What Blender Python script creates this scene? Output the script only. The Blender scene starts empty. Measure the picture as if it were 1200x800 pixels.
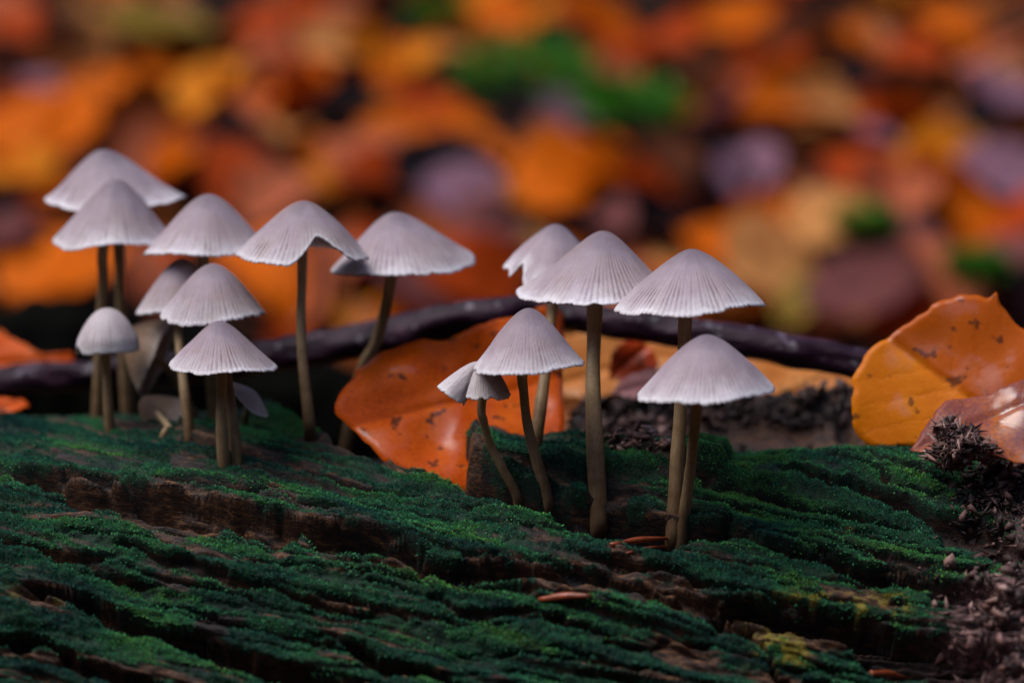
import bpy, bmesh, math, random
import numpy as np
from mathutils import Vector, Matrix
from mathutils.bvhtree import BVHTree

random.seed(7)
rng = np.random.default_rng(11)
SC = bpy.context.scene
COL = SC.collection
R_ = math.radians

# ------------------------------------------------------------------ camera
PITCH = R_(10.0)
FOC = 0.5                       # metres from lens to the sharp mushrooms
TGT = Vector((0, 0, 0.20))      # what the middle of the frame looks at
FWD = Vector((0, math.cos(PITCH), -math.sin(PITCH)))
UPV = Vector((0, math.sin(PITCH), math.cos(PITCH)))
CAM = TGT - FWD * FOC
PX = 1.0 / 6000.0               # metres per photo pixel at the focus distance
cd = bpy.data.cameras.new('camera')
cam = bpy.data.objects.new('camera', cd)
COL.objects.link(cam)
cam.location = CAM
cam.rotation_euler = (math.pi / 2 - PITCH, 0, 0)
cd.lens = 90.0
cd.sensor_width = 36.0
cd.clip_start = 0.01
cd.clip_end = 300.0
cd.dof.use_dof = True
cd.dof.focus_distance = 0.499
cd.dof.aperture_fstop = 7.2
SC.camera = cam

# ------------------------------------------------------------------ light
SUN_DIR = Vector((-0.44, -0.12, 0.89)).normalized()
w = bpy.data.worlds.new('World')
SC.world = w
w.use_nodes = True
nt = w.node_tree
nt.nodes.clear()
sky = nt.nodes.new('ShaderNodeTexSky')
sky.sky_type = 'NISHITA'
sky.sun_disc = False
sky.sun_elevation = math.asin(SUN_DIR.z)
sky.sun_rotation = math.atan2(SUN_DIR.x, SUN_DIR.y)
sky.air_density = 1.0
sky.dust_density = 1.6
sky.ozone_density = 1.5
bg = nt.nodes.new('ShaderNodeBackground')
bg.inputs['Strength'].default_value = 0.085
wo = nt.nodes.new('ShaderNodeOutputWorld')
nt.links.new(sky.outputs[0], bg.inputs[0])
nt.links.new(bg.outputs[0], wo.inputs[0])
sl = bpy.data.lights.new('sun', 'SUN')
sl.energy = 1.35
sl.angle = R_(45)
sl.color = (1.0, 0.95, 0.9)
so = bpy.data.objects.new('sun', sl)
COL.objects.link(so)
so.location = (0, 0, 3)
so.rotation_euler = (-SUN_DIR).to_track_quat('-Z', 'Y').to_euler()

SC.view_settings.view_transform = 'Standard'
SC.view_settings.look = 'None'
SC.view_settings.gamma = 1.0
SC.view_settings.use_curve_mapping = False
SC.view_settings.exposure = 1.25
SC.render.engine = 'CYCLES'
SC.cycles.use_denoising = True
SC.cycles.max_bounces = 6
SC.cycles.diffuse_bounces = 3
SC.cycles.glossy_bounces = 2
SC.cycles.transmission_bounces = 4
SC.cycles.transparent_max_bounces = 4
SC.cycles.sample_clamp_indirect = 4.0


# ------------------------------------------------------------------ helpers
def W(px, py, d=FOC):
    """point seen at photo pixel (px,py) at distance d along the view axis"""
    k = PX * d / FOC
    return CAM + FWD * d + Vector((1, 0, 0)) * ((px - 600) * k) + UPV * ((400 - py) * k)


def ray(px, py):
    return (W(px, py) - CAM).normalized()


def proj(p):
    v = Vector(p) - CAM
    d = v.dot(FWD)
    k = PX * d / FOC
    return 600 + v.x / k, 400 - v.dot(UPV) / k, d


def tag(o, label=None, cat=None, group=None, kind=None):
    if label: o['label'] = label
    if cat: o['category'] = cat
    if group: o['group'] = group
    if kind: o['kind'] = kind
    return o


def empty(name, loc):
    o = bpy.data.objects.new(name, None)
    o.empty_display_size = 0.005
    o.location = loc
    COL.objects.link(o)
    return o


def mesh_obj(name, verts, faces, mat, parent=None, smooth=True, attrs=None, uv=None, loc=None):
    me = bpy.data.meshes.new(name)
    verts = np.asarray(verts, dtype=np.float64).reshape(-1, 3)
    if loc is not None:
        verts = verts - np.asarray(loc)
    if isinstance(faces, np.ndarray):
        k = faces.shape[1]
        me.vertices.add(len(verts))
        me.vertices.foreach_set('co', verts.astype(np.float32).ravel())
        me.loops.add(faces.size)
        me.loops.foreach_set('vertex_index', faces.astype(np.int32).ravel())
        me.polygons.add(len(faces))
        me.polygons.foreach_set('loop_start', (np.arange(len(faces)) * k).astype(np.int32))
        me.polygons.foreach_set('loop_total', np.full(len(faces), k, dtype=np.int32))
        me.update(calc_edges=True)
    else:
        me.from_pydata([tuple(v) for v in verts], [], faces)
        me.update()
    if smooth:
        me.polygons.foreach_set('use_smooth', np.ones(len(me.polygons), dtype=bool))
    if attrs:
        for an, av in attrs.items():
            a = me.attributes.new(an, 'FLOAT', 'POINT')
            a.data.foreach_set('value', np.asarray(av, dtype=np.float32).ravel())
    if uv is not None:
        ul = me.uv_layers.new(name='leaf')
        li = np.zeros(len(me.loops), dtype=np.int32)
        me.loops.foreach_get('vertex_index', li)
        ul.data.foreach_set('uv', np.asarray(uv, dtype=np.float32)[li].ravel())
    if mat is not None:
        me.materials.append(mat)
    o = bpy.data.objects.new(name, me)
    COL.objects.link(o)
    if loc is not None:
        o.location = loc
    if parent is not None:
        o.parent = parent
        if loc is None:
            pass
        o.matrix_parent_inverse = Matrix.Identity(4)
    return o


def grid_faces(nr, nc, wrap=False, off=0):
    r = np.arange(nr - 1)[:, None]
    c = np.arange(nc if wrap else nc - 1)[None, :]
    c2 = (c + 1) % nc
    f = np.stack([r * nc + c, r * nc + c2, (r + 1) * nc + c2, (r + 1) * nc + c], -1).reshape(-1, 4)
    return f + off


def _hash(ix, iy, seed):
    n = (ix.astype(np.int64) * 374761393 + iy.astype(np.int64) * 668265263 + seed * 974711) & 0xffffffff
    n = ((n ^ (n >> 13)) * 1274126177) & 0xffffffff
    n = ((n ^ (n >> 15)) * 2246822519) & 0xffffffff
    return ((n ^ (n >> 16)) & 0xffff) / 65535.0


def noise(x, y, seed=0):
    """value noise, -1..1"""
    x = np.asarray(x, dtype=np.float64); y = np.asarray(y, dtype=np.float64)
    x, y = np.broadcast_arrays(x, y)
    ix = np.floor(x); iy = np.floor(y)
    fx = x - ix; fy = y - iy
    ix = ix.astype(np.int64); iy = iy.astype(np.int64)
    u = fx * fx * fx * (fx * (fx * 6 - 15) + 10); v = fy * fy * fy * (fy * (fy * 6 - 15) + 10)
    a = _hash(ix, iy, seed); b = _hash(ix + 1, iy, seed)
    c = _hash(ix, iy + 1, seed); d = _hash(ix + 1, iy + 1, seed)
    return 2 * ((a * (1 - u) + b * u) * (1 - v) + (c * (1 - u) + d * u) * v) - 1


def fbm(x, y, seed=0, octv=3):
    t = 0; a = 1; s = 0
    for i in range(octv):
        t = t + a * noise(x * 2 ** i + 17.3 * i, y * 2 ** i - 9.1 * i, seed + i)
        s += a; a *= 0.5
    return t / s


def sstep(a, b, x):
    t = np.clip((x - a) / (b - a), 0, 1)
    return t * t * (3 - 2 * t)


# ------------------------------------------------------------------ materials
class NB:
    def __init__(self, name):
        self.m = bpy.data.materials.new(name)
        self.m.use_nodes = True
        self.t = self.m.node_tree
        self.t.nodes.clear()
        self.out = self.n('ShaderNodeOutputMaterial')

    def n(self, ty, **kw):
        nd = self.t.nodes.new(ty)
        for k, v in kw.items():
            if k.startswith('i_'):
                nd.inputs[k[2:].replace('_', ' ')].default_value = v
            else:
                setattr(nd, k, v)
        return nd

    def l(self, a, b):
        self.t.links.new(a, b)

    def coord(self, which='Object', scale=(1, 1, 1)):
        c = self.n('ShaderNodeTexCoord')
        mp = self.n('ShaderNodeMapping')
        mp.inputs['Scale'].default_value = scale
        self.l(c.outputs[which], mp.inputs['Vector'])
        return mp.outputs[0]

    def noise(self, vec, scale, detail=3, rough=0.55):
        t = self.n('ShaderNodeTexNoise')
        t.inputs['Scale'].default_value = scale
        t.inputs['Detail'].default_value = detail
        t.inputs['Roughness'].default_value = rough
        self.l(vec, t.inputs['Vector'])
        return t.outputs['Fac']

    def ramp(self, fac, stops):
        r = self.n('ShaderNodeValToRGB')
        e = r.color_ramp.elements
        while len(e) > 1:
            e.remove(e[-1])
        e[0].position = stops[0][0]; e[0].color = tuple(stops[0][1]) + (1,)
        for p, c in stops[1:]:
            k = e.new(p); k.color = tuple(c) + (1,)
        self.l(fac, r.inputs[0])
        return r.outputs[0]

    def maprange(self, v, a, b, c=0, d=1):
        m = self.n('ShaderNodeMapRange')
        for i, x in enumerate((a, b, c, d)):
            m.inputs[1 + i].default_value = x
        self.l(v, m.inputs[0])
        return m.outputs[0]

    def mix(self, fac, a, b, mode='MIX'):
        m = self.n('ShaderNodeMix', data_type='RGBA', blend_type=mode)
        for sock, v in ((m.inputs[0], fac), (m.inputs[6], a), (m.inputs[7], b)):
            if hasattr(v, 'links') or isinstance(v, bpy.types.NodeSocket):
                self.l(v, sock)
            elif isinstance(v, (int, float)):
                sock.default_value = v
            else:
                sock.default_value = tuple(v) + (1,)
        return m.outputs[2]

    def math(self, op, a, b=None):
        m = self.n('ShaderNodeMath', operation=op)
        for i, v in enumerate((a, b)):
            if v is None: continue
            if isinstance(v, bpy.types.NodeSocket): self.l(v, m.inputs[i])
            else: m.inputs[i].default_value = v
        return m.outputs[0]

    def attr(self, name):
        return self.n('ShaderNodeAttribute', attribute_name=name).outputs['Fac']

    def bump(self, h, strength, dist):
        b = self.n('ShaderNodeBump')
        b.inputs['Strength'].default_value = strength
        b.inputs['Distance'].default_value = dist
        self.l(h, b.inputs['Height'])
        return b.outputs[0]

    def finish(self, color, rough=0.6, normal=None, spec=0.5, transl=0.0, tcol=None, coat=0.0, coatrough=0.1):
        p = self.n('ShaderNodeBsdfPrincipled')
        for sock, v in ((p.inputs['Base Color'], color), (p.inputs['Roughness'], rough),
                        (p.inputs['Specular IOR Level'], spec), (p.inputs['Coat Weight'], coat)):
            if isinstance(v, bpy.types.NodeSocket): self.l(v, sock)
            elif isinstance(v, (int, float)): sock.default_value = v
            else: sock.default_value = tuple(v) + (1,)
        p.inputs['Coat Roughness'].default_value = coatrough
        p.inputs['Coat IOR'].default_value = 1.9
        if normal is not None:
            self.l(normal, p.inputs['Normal'])
        sh = p.outputs[0]
        if transl > 0:
            t = self.n('ShaderNodeBsdfTranslucent')
            c = color if tcol is None else tcol
            if isinstance(c, bpy.types.NodeSocket): self.l(c, t.inputs[0])
            else: t.inputs[0].default_value = tuple(c) + (1,)
            mx = self.n('ShaderNodeMixShader')
            mx.inputs[0].default_value = transl
            self.l(sh, mx.inputs[1]); self.l(t.outputs[0], mx.inputs[2])
            sh = mx.outputs[0]
        self.l(sh, self.out.inputs['Surface'])
        return self.m


def mat_cap(name, top, mid, rim, groove):
    b = NB(name)
    v = b.coord('Object')
    rad = b.attr('radial'); rib = b.attr('rib')
    n1 = b.noise(v, 260, 4)
    f = b.math('ADD', rad, b.maprange(n1, 0.3, 0.7, -0.08, 0.08))
    oi = b.n('ShaderNodeObjectInfo').outputs['Random']
    c = b.ramp(f, [(0.0, top), (0.2, [0.7 * p + 0.3 * q for p, q in zip(top, mid)]), (0.42, [0.25 * p + 0.75 * q for p, q in zip(top, mid)]), (0.7, mid), (0.93, [0.45 * p + 0.55 * q for p, q in zip(mid, rim)]), (1.0, rim)])
    # some caps are older and more beige than others, in blotches
    c = b.mix(b.math('MULTIPLY', b.maprange(b.noise(v, 90, 4, 0.6), 0.42, 0.62, 0, 1), b.maprange(oi, 0, 1, 0.1, 0.6)), c, (0.46, 0.34, 0.27))
    c = b.mix(b.maprange(rad, 0.93, 1.0, 0, 0.9), c, rim)
    g = b.math('MULTIPLY', rib, b.maprange(b.noise(v, 420, 3), 0.3, 0.7, 0.25, 1.0))
    g = b.math('MULTIPLY', g, b.maprange(rad, 0.86, 1.0, 1.0, 0.25))
    c = b.mix(g, c, groove, 'MULTIPLY')
    n2 = b.noise(v, 420, 5, 0.65)
    c = b.mix(b.maprange(n2, 0.66, 0.8, 0, 0.35), c, (0.30, 0.22, 0.2))
    c = b.mix(b.maprange(b.noise(v, 2600, 2), 0.35, 0.65, 0.22, 0.0), c, (0.25, 0.2, 0.25))
    bm = b.bump(b.noise(v, 2600, 3), 0.5, 0.0003)
    return b.finish(c, 0.55, bm, 0.35, 0.30, b.mix(0.35, c, (0.7, 0.5, 0.36)))


def mat_stem(name, up, low):
    b = NB(name)
    v = b.coord('Object')
    h = b.attr('height')
    st = b.noise(b.coord('Object', (2600, 2600, 160)), 1.0, 3)
    f = b.math('ADD', h, b.maprange(b.noise(v, 220, 3), 0.3, 0.7, -0.12, 0.12))
    c = b.ramp(f, [(0.0, low), (0.35, [0.5 * (p + q) for p, q in zip(low, up)]), (1.0, up)])
    c = b.mix(b.maprange(st, 0.35, 0.65, 0.0, 0.45), c, (0.45, 0.34, 0.2), 'MULTIPLY')
    ring = b.noise(b.coord('Object', (300, 300, 4200)), 1.0, 2)
    bm = b.bump(b.math('ADD', st, ring), 0.5, 0.00012)
    return b.finish(c, 0.5, bm, 0.3, 0.25)


def mat_leaf(name, c1, c2, c3, rough=0.4, wet=0.0, vein=0.35, spots=0.3, transl=0.18, split=None, spec=0.14):
    b = NB(name)
    uv = b.coord('UV')
    obj = b.coord('Object')
    sep = b.n('ShaderNodeSeparateXYZ')
    b.l(uv, sep.inputs[0])
    X, Y = sep.outputs[0], sep.outputs[1]
    ay = b.math('ABSOLUTE', Y)
    wob = b.maprange(b.noise(uv, 2.2, 2), 0, 1, -0.25, 0.25)
    ph = b.math('ADD', b.math('SUBTRACT', X, b.math('MULTIPLY', ay, 0.85)), wob)
    sv = b.math('ABSOLUTE', b.math('SINE', b.math('MULTIPLY', ph, 4.6)))
    side = b.maprange(sv, 0.0, 0.16, 1, 0)
    mid = b.maprange(ay, 0.0, 0.07, 1, 0)
    vm = b.math('MAXIMUM', side, mid)
    n1 = b.noise(uv, 0.9, 4, 0.6); n2 = b.noise(uv, 14, 4, 0.7)
    c = b.ramp(b.math('ADD', b.math('MULTIPLY', n1, 0.6), b.math('MULTIPLY', n2, 0.4)),
               [(0.32, c1), (0.5, c2), (0.66, c3)])
    if split is not None:      # the half of the blade on one side of the midrib is another colour
        c = b.mix(b.math('MULTIPLY', b.maprange(b.math('ADD', Y, b.math('MULTIPLY', wob, 0.3)), -0.12, 0.05, 1, 0), 0.85), c, split)
    c = b.mix(b.math('MULTIPLY', vm, vein), c, [x * 0.42 for x in c1])
    sp = b.maprange(b.noise(uv, 1.9, 5, 0.6), 0.60, 0.635, 0, spots)
    c = b.mix(sp, c, (0.035, 0.012, 0.01))
    hgt = b.math('SUBTRACT', b.math('MULTIPLY', b.noise(uv, 7, 4), 0.5), b.math('MULTIPLY', vm, 0.15))
    bm = b.bump(hgt, 0.6, 0.0003)
    wetm = b.maprange(b.noise(uv, 0.8, 3), 0.54, 0.62, 0, wet) if wet > 0 else 0.0
    return b.finish(c, rough, bm, spec, transl, None, wetm, 0.22)


M_cap = mat_cap('cap_skin', (0.15, 0.11, 0.15), (0.52, 0.41, 0.46), (0.97, 0.94, 0.98), (0.30, 0.22, 0.26))
M_cap_brown = mat_cap('cap_skin_brown', (0.34, 0.20, 0.11), (0.42, 0.26, 0.15), (0.85, 0.74, 0.66), (0.5, 0.4, 0.36))
M_cap_white = mat_cap('cap_skin_white', (0.52, 0.45, 0.46), (0.74, 0.66, 0.68), (0.95, 0.92, 0.95), (0.45, 0.36, 0.38))
b = NB('gill_flesh')
M_gill = b.finish((0.55, 0.46, 0.45), 0.7, None, 0.3, 0.35)
M_stem = mat_stem('stem_skin', (0.56, 0.41, 0.24), (0.14, 0.07, 0.03))

# wood and moss of the log
b = NB('log_surface')
v = b.coord('Object')
moss = b.attr('moss'); rec = b.attr('recess'); yel = b.attr('yellow'); rot = b.attr('rot')
gr = b.coord('Object', (140, 700, 700))
nw = b.noise(gr, 1.0, 5, 0.6)
wood = b.ramp(nw, [(0.34, (0.003, 0.002, 0.002)), (0.5, (0.012, 0.006, 0.004)), (0.62, (0.045, 0.018, 0.008)), (0.78, (0.20, 0.09, 0.035))])  # darkest stops put the shade of the cracks into the wood colour
crumb = b.ramp(b.noise(v, 520, 5, 0.7), [(0.36, (0.012, 0.007, 0.008)), (0.52, (0.10, 0.05, 0.048)), (0.72, (0.42, 0.24, 0.23))])
bare = b.ramp(b.noise(b.coord('Object', (260, 1300, 1300)), 1.0, 5, 0.7), [(0.36, (0.006, 0.003, 0.002)), (0.52, (0.05, 0.020, 0.009)), (0.64, (0.16, 0.065, 0.022)), (0.78, (0.40, 0.23, 0.10))])
wood = b.mix(b.attr('bare'), wood, bare)
wood = b.mix(rot, wood, crumb)
nm = b.noise(v, 170, 4, 0.6); nf = b.noise(v, 2600, 3, 0.6)
mossc = b.ramp(nm, [(0.3, (0.003, 0.012, 0.010)), (0.5, (0.006, 0.028, 0.014)), (0.68, (0.014, 0.055, 0.016))])
mossc = b.mix(b.maprange(nf, 0.35, 0.7, 0, 1), b.mix(0.6, mossc, (0.25, 0.25, 0.25), 'MULTIPLY'), mossc)
mossc = b.mix(yel, mossc, (0.20, 0.16, 0.025))
mk = b.maprange(b.math('ADD', moss, b.maprange(b.noise(v, 900, 4), 0.3, 0.7, -0.3, 0.3)), 0.35, 0.6, 0, 1)
c = b.mix(mk, wood, mossc)
c = b.mix(b.math('MULTIPLY', yel, b.maprange(b.noise(v, 420, 4), 0.35, 0.6, 0.1, 0.9)), c, (0.26, 0.19, 0.02))
bm = b.bump(b.math('ADD', nf, b.math('MULTIPLY', nw, 0.8)), 0.8, 0.0005)
M_log = b.finish(c, b.maprange(mk, 0, 1, 0.55, 0.85), bm, 0.35)

b = NB('moss_tuft')
tone = b.attr('tone')
c = b.ramp(tone, [(0.0, (0.010, 0.046, 0.046)), (0.38, (0.034, 0.155, 0.092)), (0.68, (0.072, 0.31, 0.098)), (0.82, (0.13, 0.34, 0.07)), (0.93, (0.12, 0.26, 0.05)), (1.0, (0.30, 0.25, 0.04))])
M_moss = b.finish(c, 0.75, None, 0.1, 0.25)

b = NB('bark')
v = b.coord('Object')
nb = b.noise(b.coord('Object', (60, 400, 400)), 1.0, 5, 0.65)
c = b.ramp(nb, [(0.3, (0.005, 0.002, 0.004)), (0.55, (0.024, 0.008, 0.018)), (0.72, (0.075, 0.028, 0.055))])
lic = b.maprange(b.noise(v, 210, 5, 0.7), 0.575, 0.64, 0, 0.7)
geo = b.n('ShaderNodeNewGeometry'); sp = b.n('ShaderNodeSeparateXYZ'); b.l(geo.outputs['Normal'], sp.inputs[0])
lic = b.math('MULTIPLY', lic, b.maprange(sp.outputs[2], -0.1, 0.5, 0, 1))
c = b.mix(lic, c, b.ramp(b.noise(v, 60, 2), [(0.4, (0.24, 0.28, 0.24)), (0.6, (0.24, 0.17, 0.26))]))
M_bark = b.finish(c, 0.33, b.bump(nb, 0.9, 0.0010), 0.12)

b = NB('hollow_shade_black')
v = b.coord('Object')
nb = b.noise(b.coord('Object', (30, 180, 180)), 1.0, 5)
c = b.ramp(nb, [(0.35, (0.0012, 0.001, 0.001)), (0.6, (0.003, 0.003, 0.002)), (0.8, (0.006, 0.009, 0.003))])  # near-black all over: the shade of the hollow as a colour
M_dark = b.finish(c, 0.9, b.bump(nb, 1.0, 0.004), 0.02)

b = NB('forest_soil')
v = b.coord('Object')
nb = b.noise(v, 28, 6, 0.65)
c = b.ramp(nb, [(0.35, (0.006, 0.003, 0.003)), (0.6, (0.025, 0.012, 0.008)), (0.8, (0.06, 0.025, 0.012))])
M_soil = b.finish(c, 0.9, b.bump(nb, 1.0, 0.02), 0.05)

b = NB('rotten_crumb')
tone = b.attr('tone')
c = b.ramp(tone, [(0.0, (0.008, 0.004, 0.004)), (0.5, (0.06, 0.03, 0.026)), (0.8, (0.20, 0.10, 0.085)), (1.0, (0.34, 0.21, 0.18))])
M_crumb = b.finish(c, 0.6, b.bump(b.noise(b.coord('Object'), 1500, 3), 0.6, 0.0004), 0.4)

b = NB('red_splinter')
c = b.ramp(b.noise(b.coord('Object', (200, 1500, 1500)), 1.0, 3), [(0.3, (0.08, 0.014, 0.006)), (0.7, (0.36, 0.07, 0.02))])
M_splint = b.finish(c, 0.4, None, 0.5)

b = NB('moss_clump_green')
tone = b.attr('tone')
c = b.ramp(tone, [(0.0, (0.015, 0.08, 0.006)), (0.6, (0.05, 0.26, 0.012)), (1.0, (0.10, 0.40, 0.02))])
M_green = b.finish(c, 0.5, None, 0.4, 0.3)

# ------------------------------------------------------------------ ground
GY = [-80, 0.18, 0.32, 0.45, 0.60, 0.80, 1.00, 1.30, 1.7, 2.5, 5, 20, 90]
GZ = [0, 0.0, 0.012, 0.042, 0.096, 0.158, 0.224, 0.325, 0.44, 0.58, 0.75, 1.2, 2.0]


def ground_z(x, y):
    z = np.interp(y, GY, GZ)
    x = np.asarray(x, float); y = np.asarray(y, float)
    r = np.sqrt(x ** 2 + (y - 0.3) ** 2)
    z = z + np.interp(r, [0, 1.3, 1.9, 3.0, 5.0, 9.0, 20, 60, 200], [0, 0, 0.25, 1.1, 2.9, 5.5, 9, 12, 14])  # unseen bowl slope added around the scene to block low sky light
    return z + 0.012 * fbm(np.asarray(x) * 5.0, np.asarray(y) * 5.0, 91, 2) * np.clip(np.abs(np.asarray(y) + 0.02) * 4, 0, 1)


def spaced(a, b, fine_a, fine_b, step, n_out):
    lo = fine_a - (np.linspace(0, 1, n_out)[1:][::-1] ** 3) * (fine_a - a)
    hi = fine_b + (np.linspace(0, 1, n_out)[1:] ** 3) * (b - fine_b)
    return np.concatenate([lo, np.arange(fine_a, fine_b + step / 2, step), hi])


gx = spaced(-90, 90, -0.8, 0.8, 0.02, 30)
gy = spaced(-80, 90, -0.5, 1.8, 0.02, 30)
XX, YY = np.meshgrid(gx, gy)
ZZ = ground_z(XX, YY)
g = mesh_obj('ground', np.stack([XX, YY, ZZ], -1), grid_faces(len(gy), len(gx)), M_soil)
tag(g, 'dark forest soil sloping up behind the log', None, None, 'structure')

# ------------------------------------------------------------------ the log
LR = 0.10
LY, LZ = 0.035, TGT.z - 0.1235


def spine(s):
    return LY - LR * np.sin(s / LR), LZ + LR * np.cos(s / LR)


xs = spaced(-0.62, 0.60, -0.113, 0.113, 0.00027, 26)
ss = spaced(-0.16, 0.20, -0.036, 0.088, 0.00027, 14)
S, X = np.meshgrid(ss, xs, indexing='ij')
yb, zb = spine(S)
dv_y, dv_z = yb - CAM.y, zb - CAM.z
D_ = dv_y * FWD.y + dv_z * FWD.z
PXc = 600 + X / PX * FOC / D_
yb1, zb1 = spine(ss)
d1 = (yb1 - CAM.y) * FWD.y + (zb1 - CAM.z) * FWD.z
q1 = 400 - ((yb1 - CAM.y) * UPV.y + (zb1 - CAM.z) * UPV.z) / PX * FOC / d1
isil = int(np.argmin(q1))
q1[:isil] = q1[isil] - (ss[isil] - ss[:isil]) * 2500     # keeps falling behind the crest
Q = np.repeat(q1[:, None], len(xs), 1)

GS = 0.22                                        # the grain runs down to the right
warp = 14 * fbm(PXc / 170, Q / 60, 5, 2)
c_ = Q - GS * PXc + warp                          # across the grain
a_ = PXc + GS * Q                                 # along the grain
D = np.zeros_like(Q)
REC = np.zeros_like(Q)
mm = 0.001
D += 3.2 * mm * fbm(a_ / 420, c_ / 50, 21, 2)
D += 1.4 * mm * fbm(a_ / 300, c_ / 17, 31, 2)
# stepped layers of old growth rings
lay = c_ / 34 + 1.5 * noise(a_ / 420, c_ / 70, 41)
saw = lay - np.floor(lay)
calm = 1 - 0.75 * sstep(780, 880, PXc) * (1 - sstep(700, 740, Q))
D += 2.3 * mm * calm * (saw - sstep(0.84, 1.0, saw)) * np.clip(0.55 + 0.8 * noise(a_ / 220, c_ / 40, 47), 0, 1.2)
lay2 = c_ / 12.0 + 1.2 * noise(a_ / 260, c_ / 30, 43)
saw2 = lay2 - np.floor(lay2)
D += 0.7 * mm * calm * (saw2 - sstep(0.8, 1.0, saw2)) * np.clip(0.4 + 0.9 * noise(a_ / 140, c_ / 24, 49), 0, 1.2)


PXw = PXc + 9 * noise(Q / 11, PXc / 70, 15) + 4 * noise(Q / 4, PXc / 40, 16)


def crack(pts, depth, wdn, lip=0.8, fade=30, up=False, wob=1.0, tint=1.0):
    global D, REC
    pts = np.asarray(pts, float)
    PXc = PXw
    ql = np.interp(PXc, pts[:, 0], pts[:, 1])
    ql = ql + wob * (7 * noise(PXc / 46, Q / 200, int(pts[0, 0]) + 3) + 1.7 * noise(PXc / 14, Q / 40, int(pts[0, 1])))
    wd = np.interp(PXc, pts[:, 0], pts[:, 2] if pts.shape[1] > 2 else np.ones(len(pts)) * wdn)
    wd = wd * (1 + 0.35 * noise(PXc / 30, 0 * Q, int(pts[-1, 0])))
    dist = (ql - Q) if up else (Q - ql)
    en = sstep(pts[0, 0] - fade, pts[0, 0] + fade * 0.3, PXc) * (1 - sstep(pts[-1, 0] - fade * 0.3, pts[-1, 0] + fade, PXc))
    r = sstep(-1.0, 2.2, dist) * (1 - sstep(0.45 * wd, wd, dist)) * en
    D -= 1.35 * depth * mm * r
    D += lip * mm * np.exp(-(np.minimum(dist, 0) / 16) ** 2) * (dist < 2) * en
    REC = np.maximum(REC, r * tint)


# low areas and ridges of the broken top
def box(x0, x1, fx, q0, q1_, fq):
    PXc = PXw
    return sstep(x0 - fx, x0 + fx, PXc) * (1 - sstep(x1 - fx, x1 + fx, PXc)) * sstep(q0 - fq, q0 + fq, Q) * (1 - sstep(q1_ - fq, q1_ + fq, Q))


D -= 1.6 * mm * (1 - sstep(300, 420, PXc)) * (1 - sstep(480, 530, Q))
D -= 4.2 * mm * sstep(540, 640, PXc) * (1 - sstep(500, 560, Q))
# hollow holding the orange leaf, and the slot running on to the right of it
K = [(300, 470, 30), (345, 492, 60), (400, 518, 400), (480, 547, 400), (535, 560, 400), (552, 566, 30), (620, 588, 30), (700, 622, 40), (770, 650, 20)]
crack(K, 8.5, 40, lip=1.2, fade=26, up=True, wob=0.5)
# the moss block behind the slot: its cut face
PXw = PXw + 0.35 * (Q - 540) * np.exp(-((PXc - 548) / 40) ** 2)
D += 4.0 * mm * box(548, 850, 6, 508, 556, 7)
crack([(548, 548, 30), (620, 562, 34), (700, 575, 60), (760, 590, 60), (800, 600, 46), (850, 606, 20)], 6.5, 40, lip=1.2, fade=12, wob=0.5)
# back ridge of bare wood on the right
rb = sstep(655, 690, PXc) * (1 - sstep(1300, 1500, PXc)) * (1 - sstep(468, 486, Q)) * sstep(380, 420, Q)
D += 8.0 * mm * rb * (1 + 0.25 * fbm(PXc / 60, Q / 20, 77))
D += 2.6 * mm * rb * noise(a_ / 34, c_ / 8, 78) + 1.2 * mm * rb * noise(PXc / 9, Q / 5, 79)
crack([(660, 484, 16), (760, 492, 18), (900, 490, 14), (1000, 486, 14)], 3.0, 16, lip=0, fade=15, wob=1.0)
# right moss shoulder
D += 2.0 * mm * np.exp(-((PXc - 1010) / 130) ** 2 - ((Q - 540) / 40) ** 2)
# named cracks
crack([(40, 553, 24), (130, 566, 34), (220, 580, 44), (330, 602, 42), (420, 628, 30), (520, 656, 26), (600, 668, 24), (700, 684, 18)], 6.0, 30, 1.0, wob=0.8)
crack([(50, 682, 18), (130, 700, 30), (220, 735, 34), (300, 768, 30), (390, 790, 26), (520, 830, 20)], 6.5, 28, 1.0)
crack([(-60, 725, 18), (40, 742, 22), (130, 775, 26), (230, 820, 20)], 5.0, 20, 0.8)
crack([(-40, 622, 10), (40, 640, 16), (110, 650, 12)], 3.0, 14, 0.6)
crack([(150, 640, 8), (240, 668, 12), (330, 690, 12), (420, 712, 8)], 2.6, 10, 0.6)
crack([(390, 742, 10), (450, 762, 26), (520, 772, 22), (590, 800, 14)], 4.5, 20, 0.8)
crack([(640, 655, 12), (700, 672, 22), (760, 690, 22), (830, 720, 10)], 4.0, 20, 0.6)
crack([(820, 602, 26), (900, 628, 24), (980, 648, 26), (1060, 668, 26), (1130, 690, 30), (1210, 720, 30)], 5.5, 24, 1.0)
crack([(930, 556, 7), (1000, 572, 12), (1080, 590, 22), (1150, 612, 34), (1210, 640, 40)], 4.2, 18, 0.9)
crack([(860, 700, 30), (920, 708, 50), (1000, 722, 64), (1080, 740, 70), (1160, 770, 60)], 8.0, 50, 0.9, wob=1.2)
crack([(790, 690, 14), (840, 705, 40), (880, 735, 30), (910, 790, 10)], 4.0, 30, 0.3)
crack([(540, 700, 7), (620, 716, 8), (700, 742, 9), (760, 760, 7)], 2.2, 8, 0.5)
r2 = random.Random(3)
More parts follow.
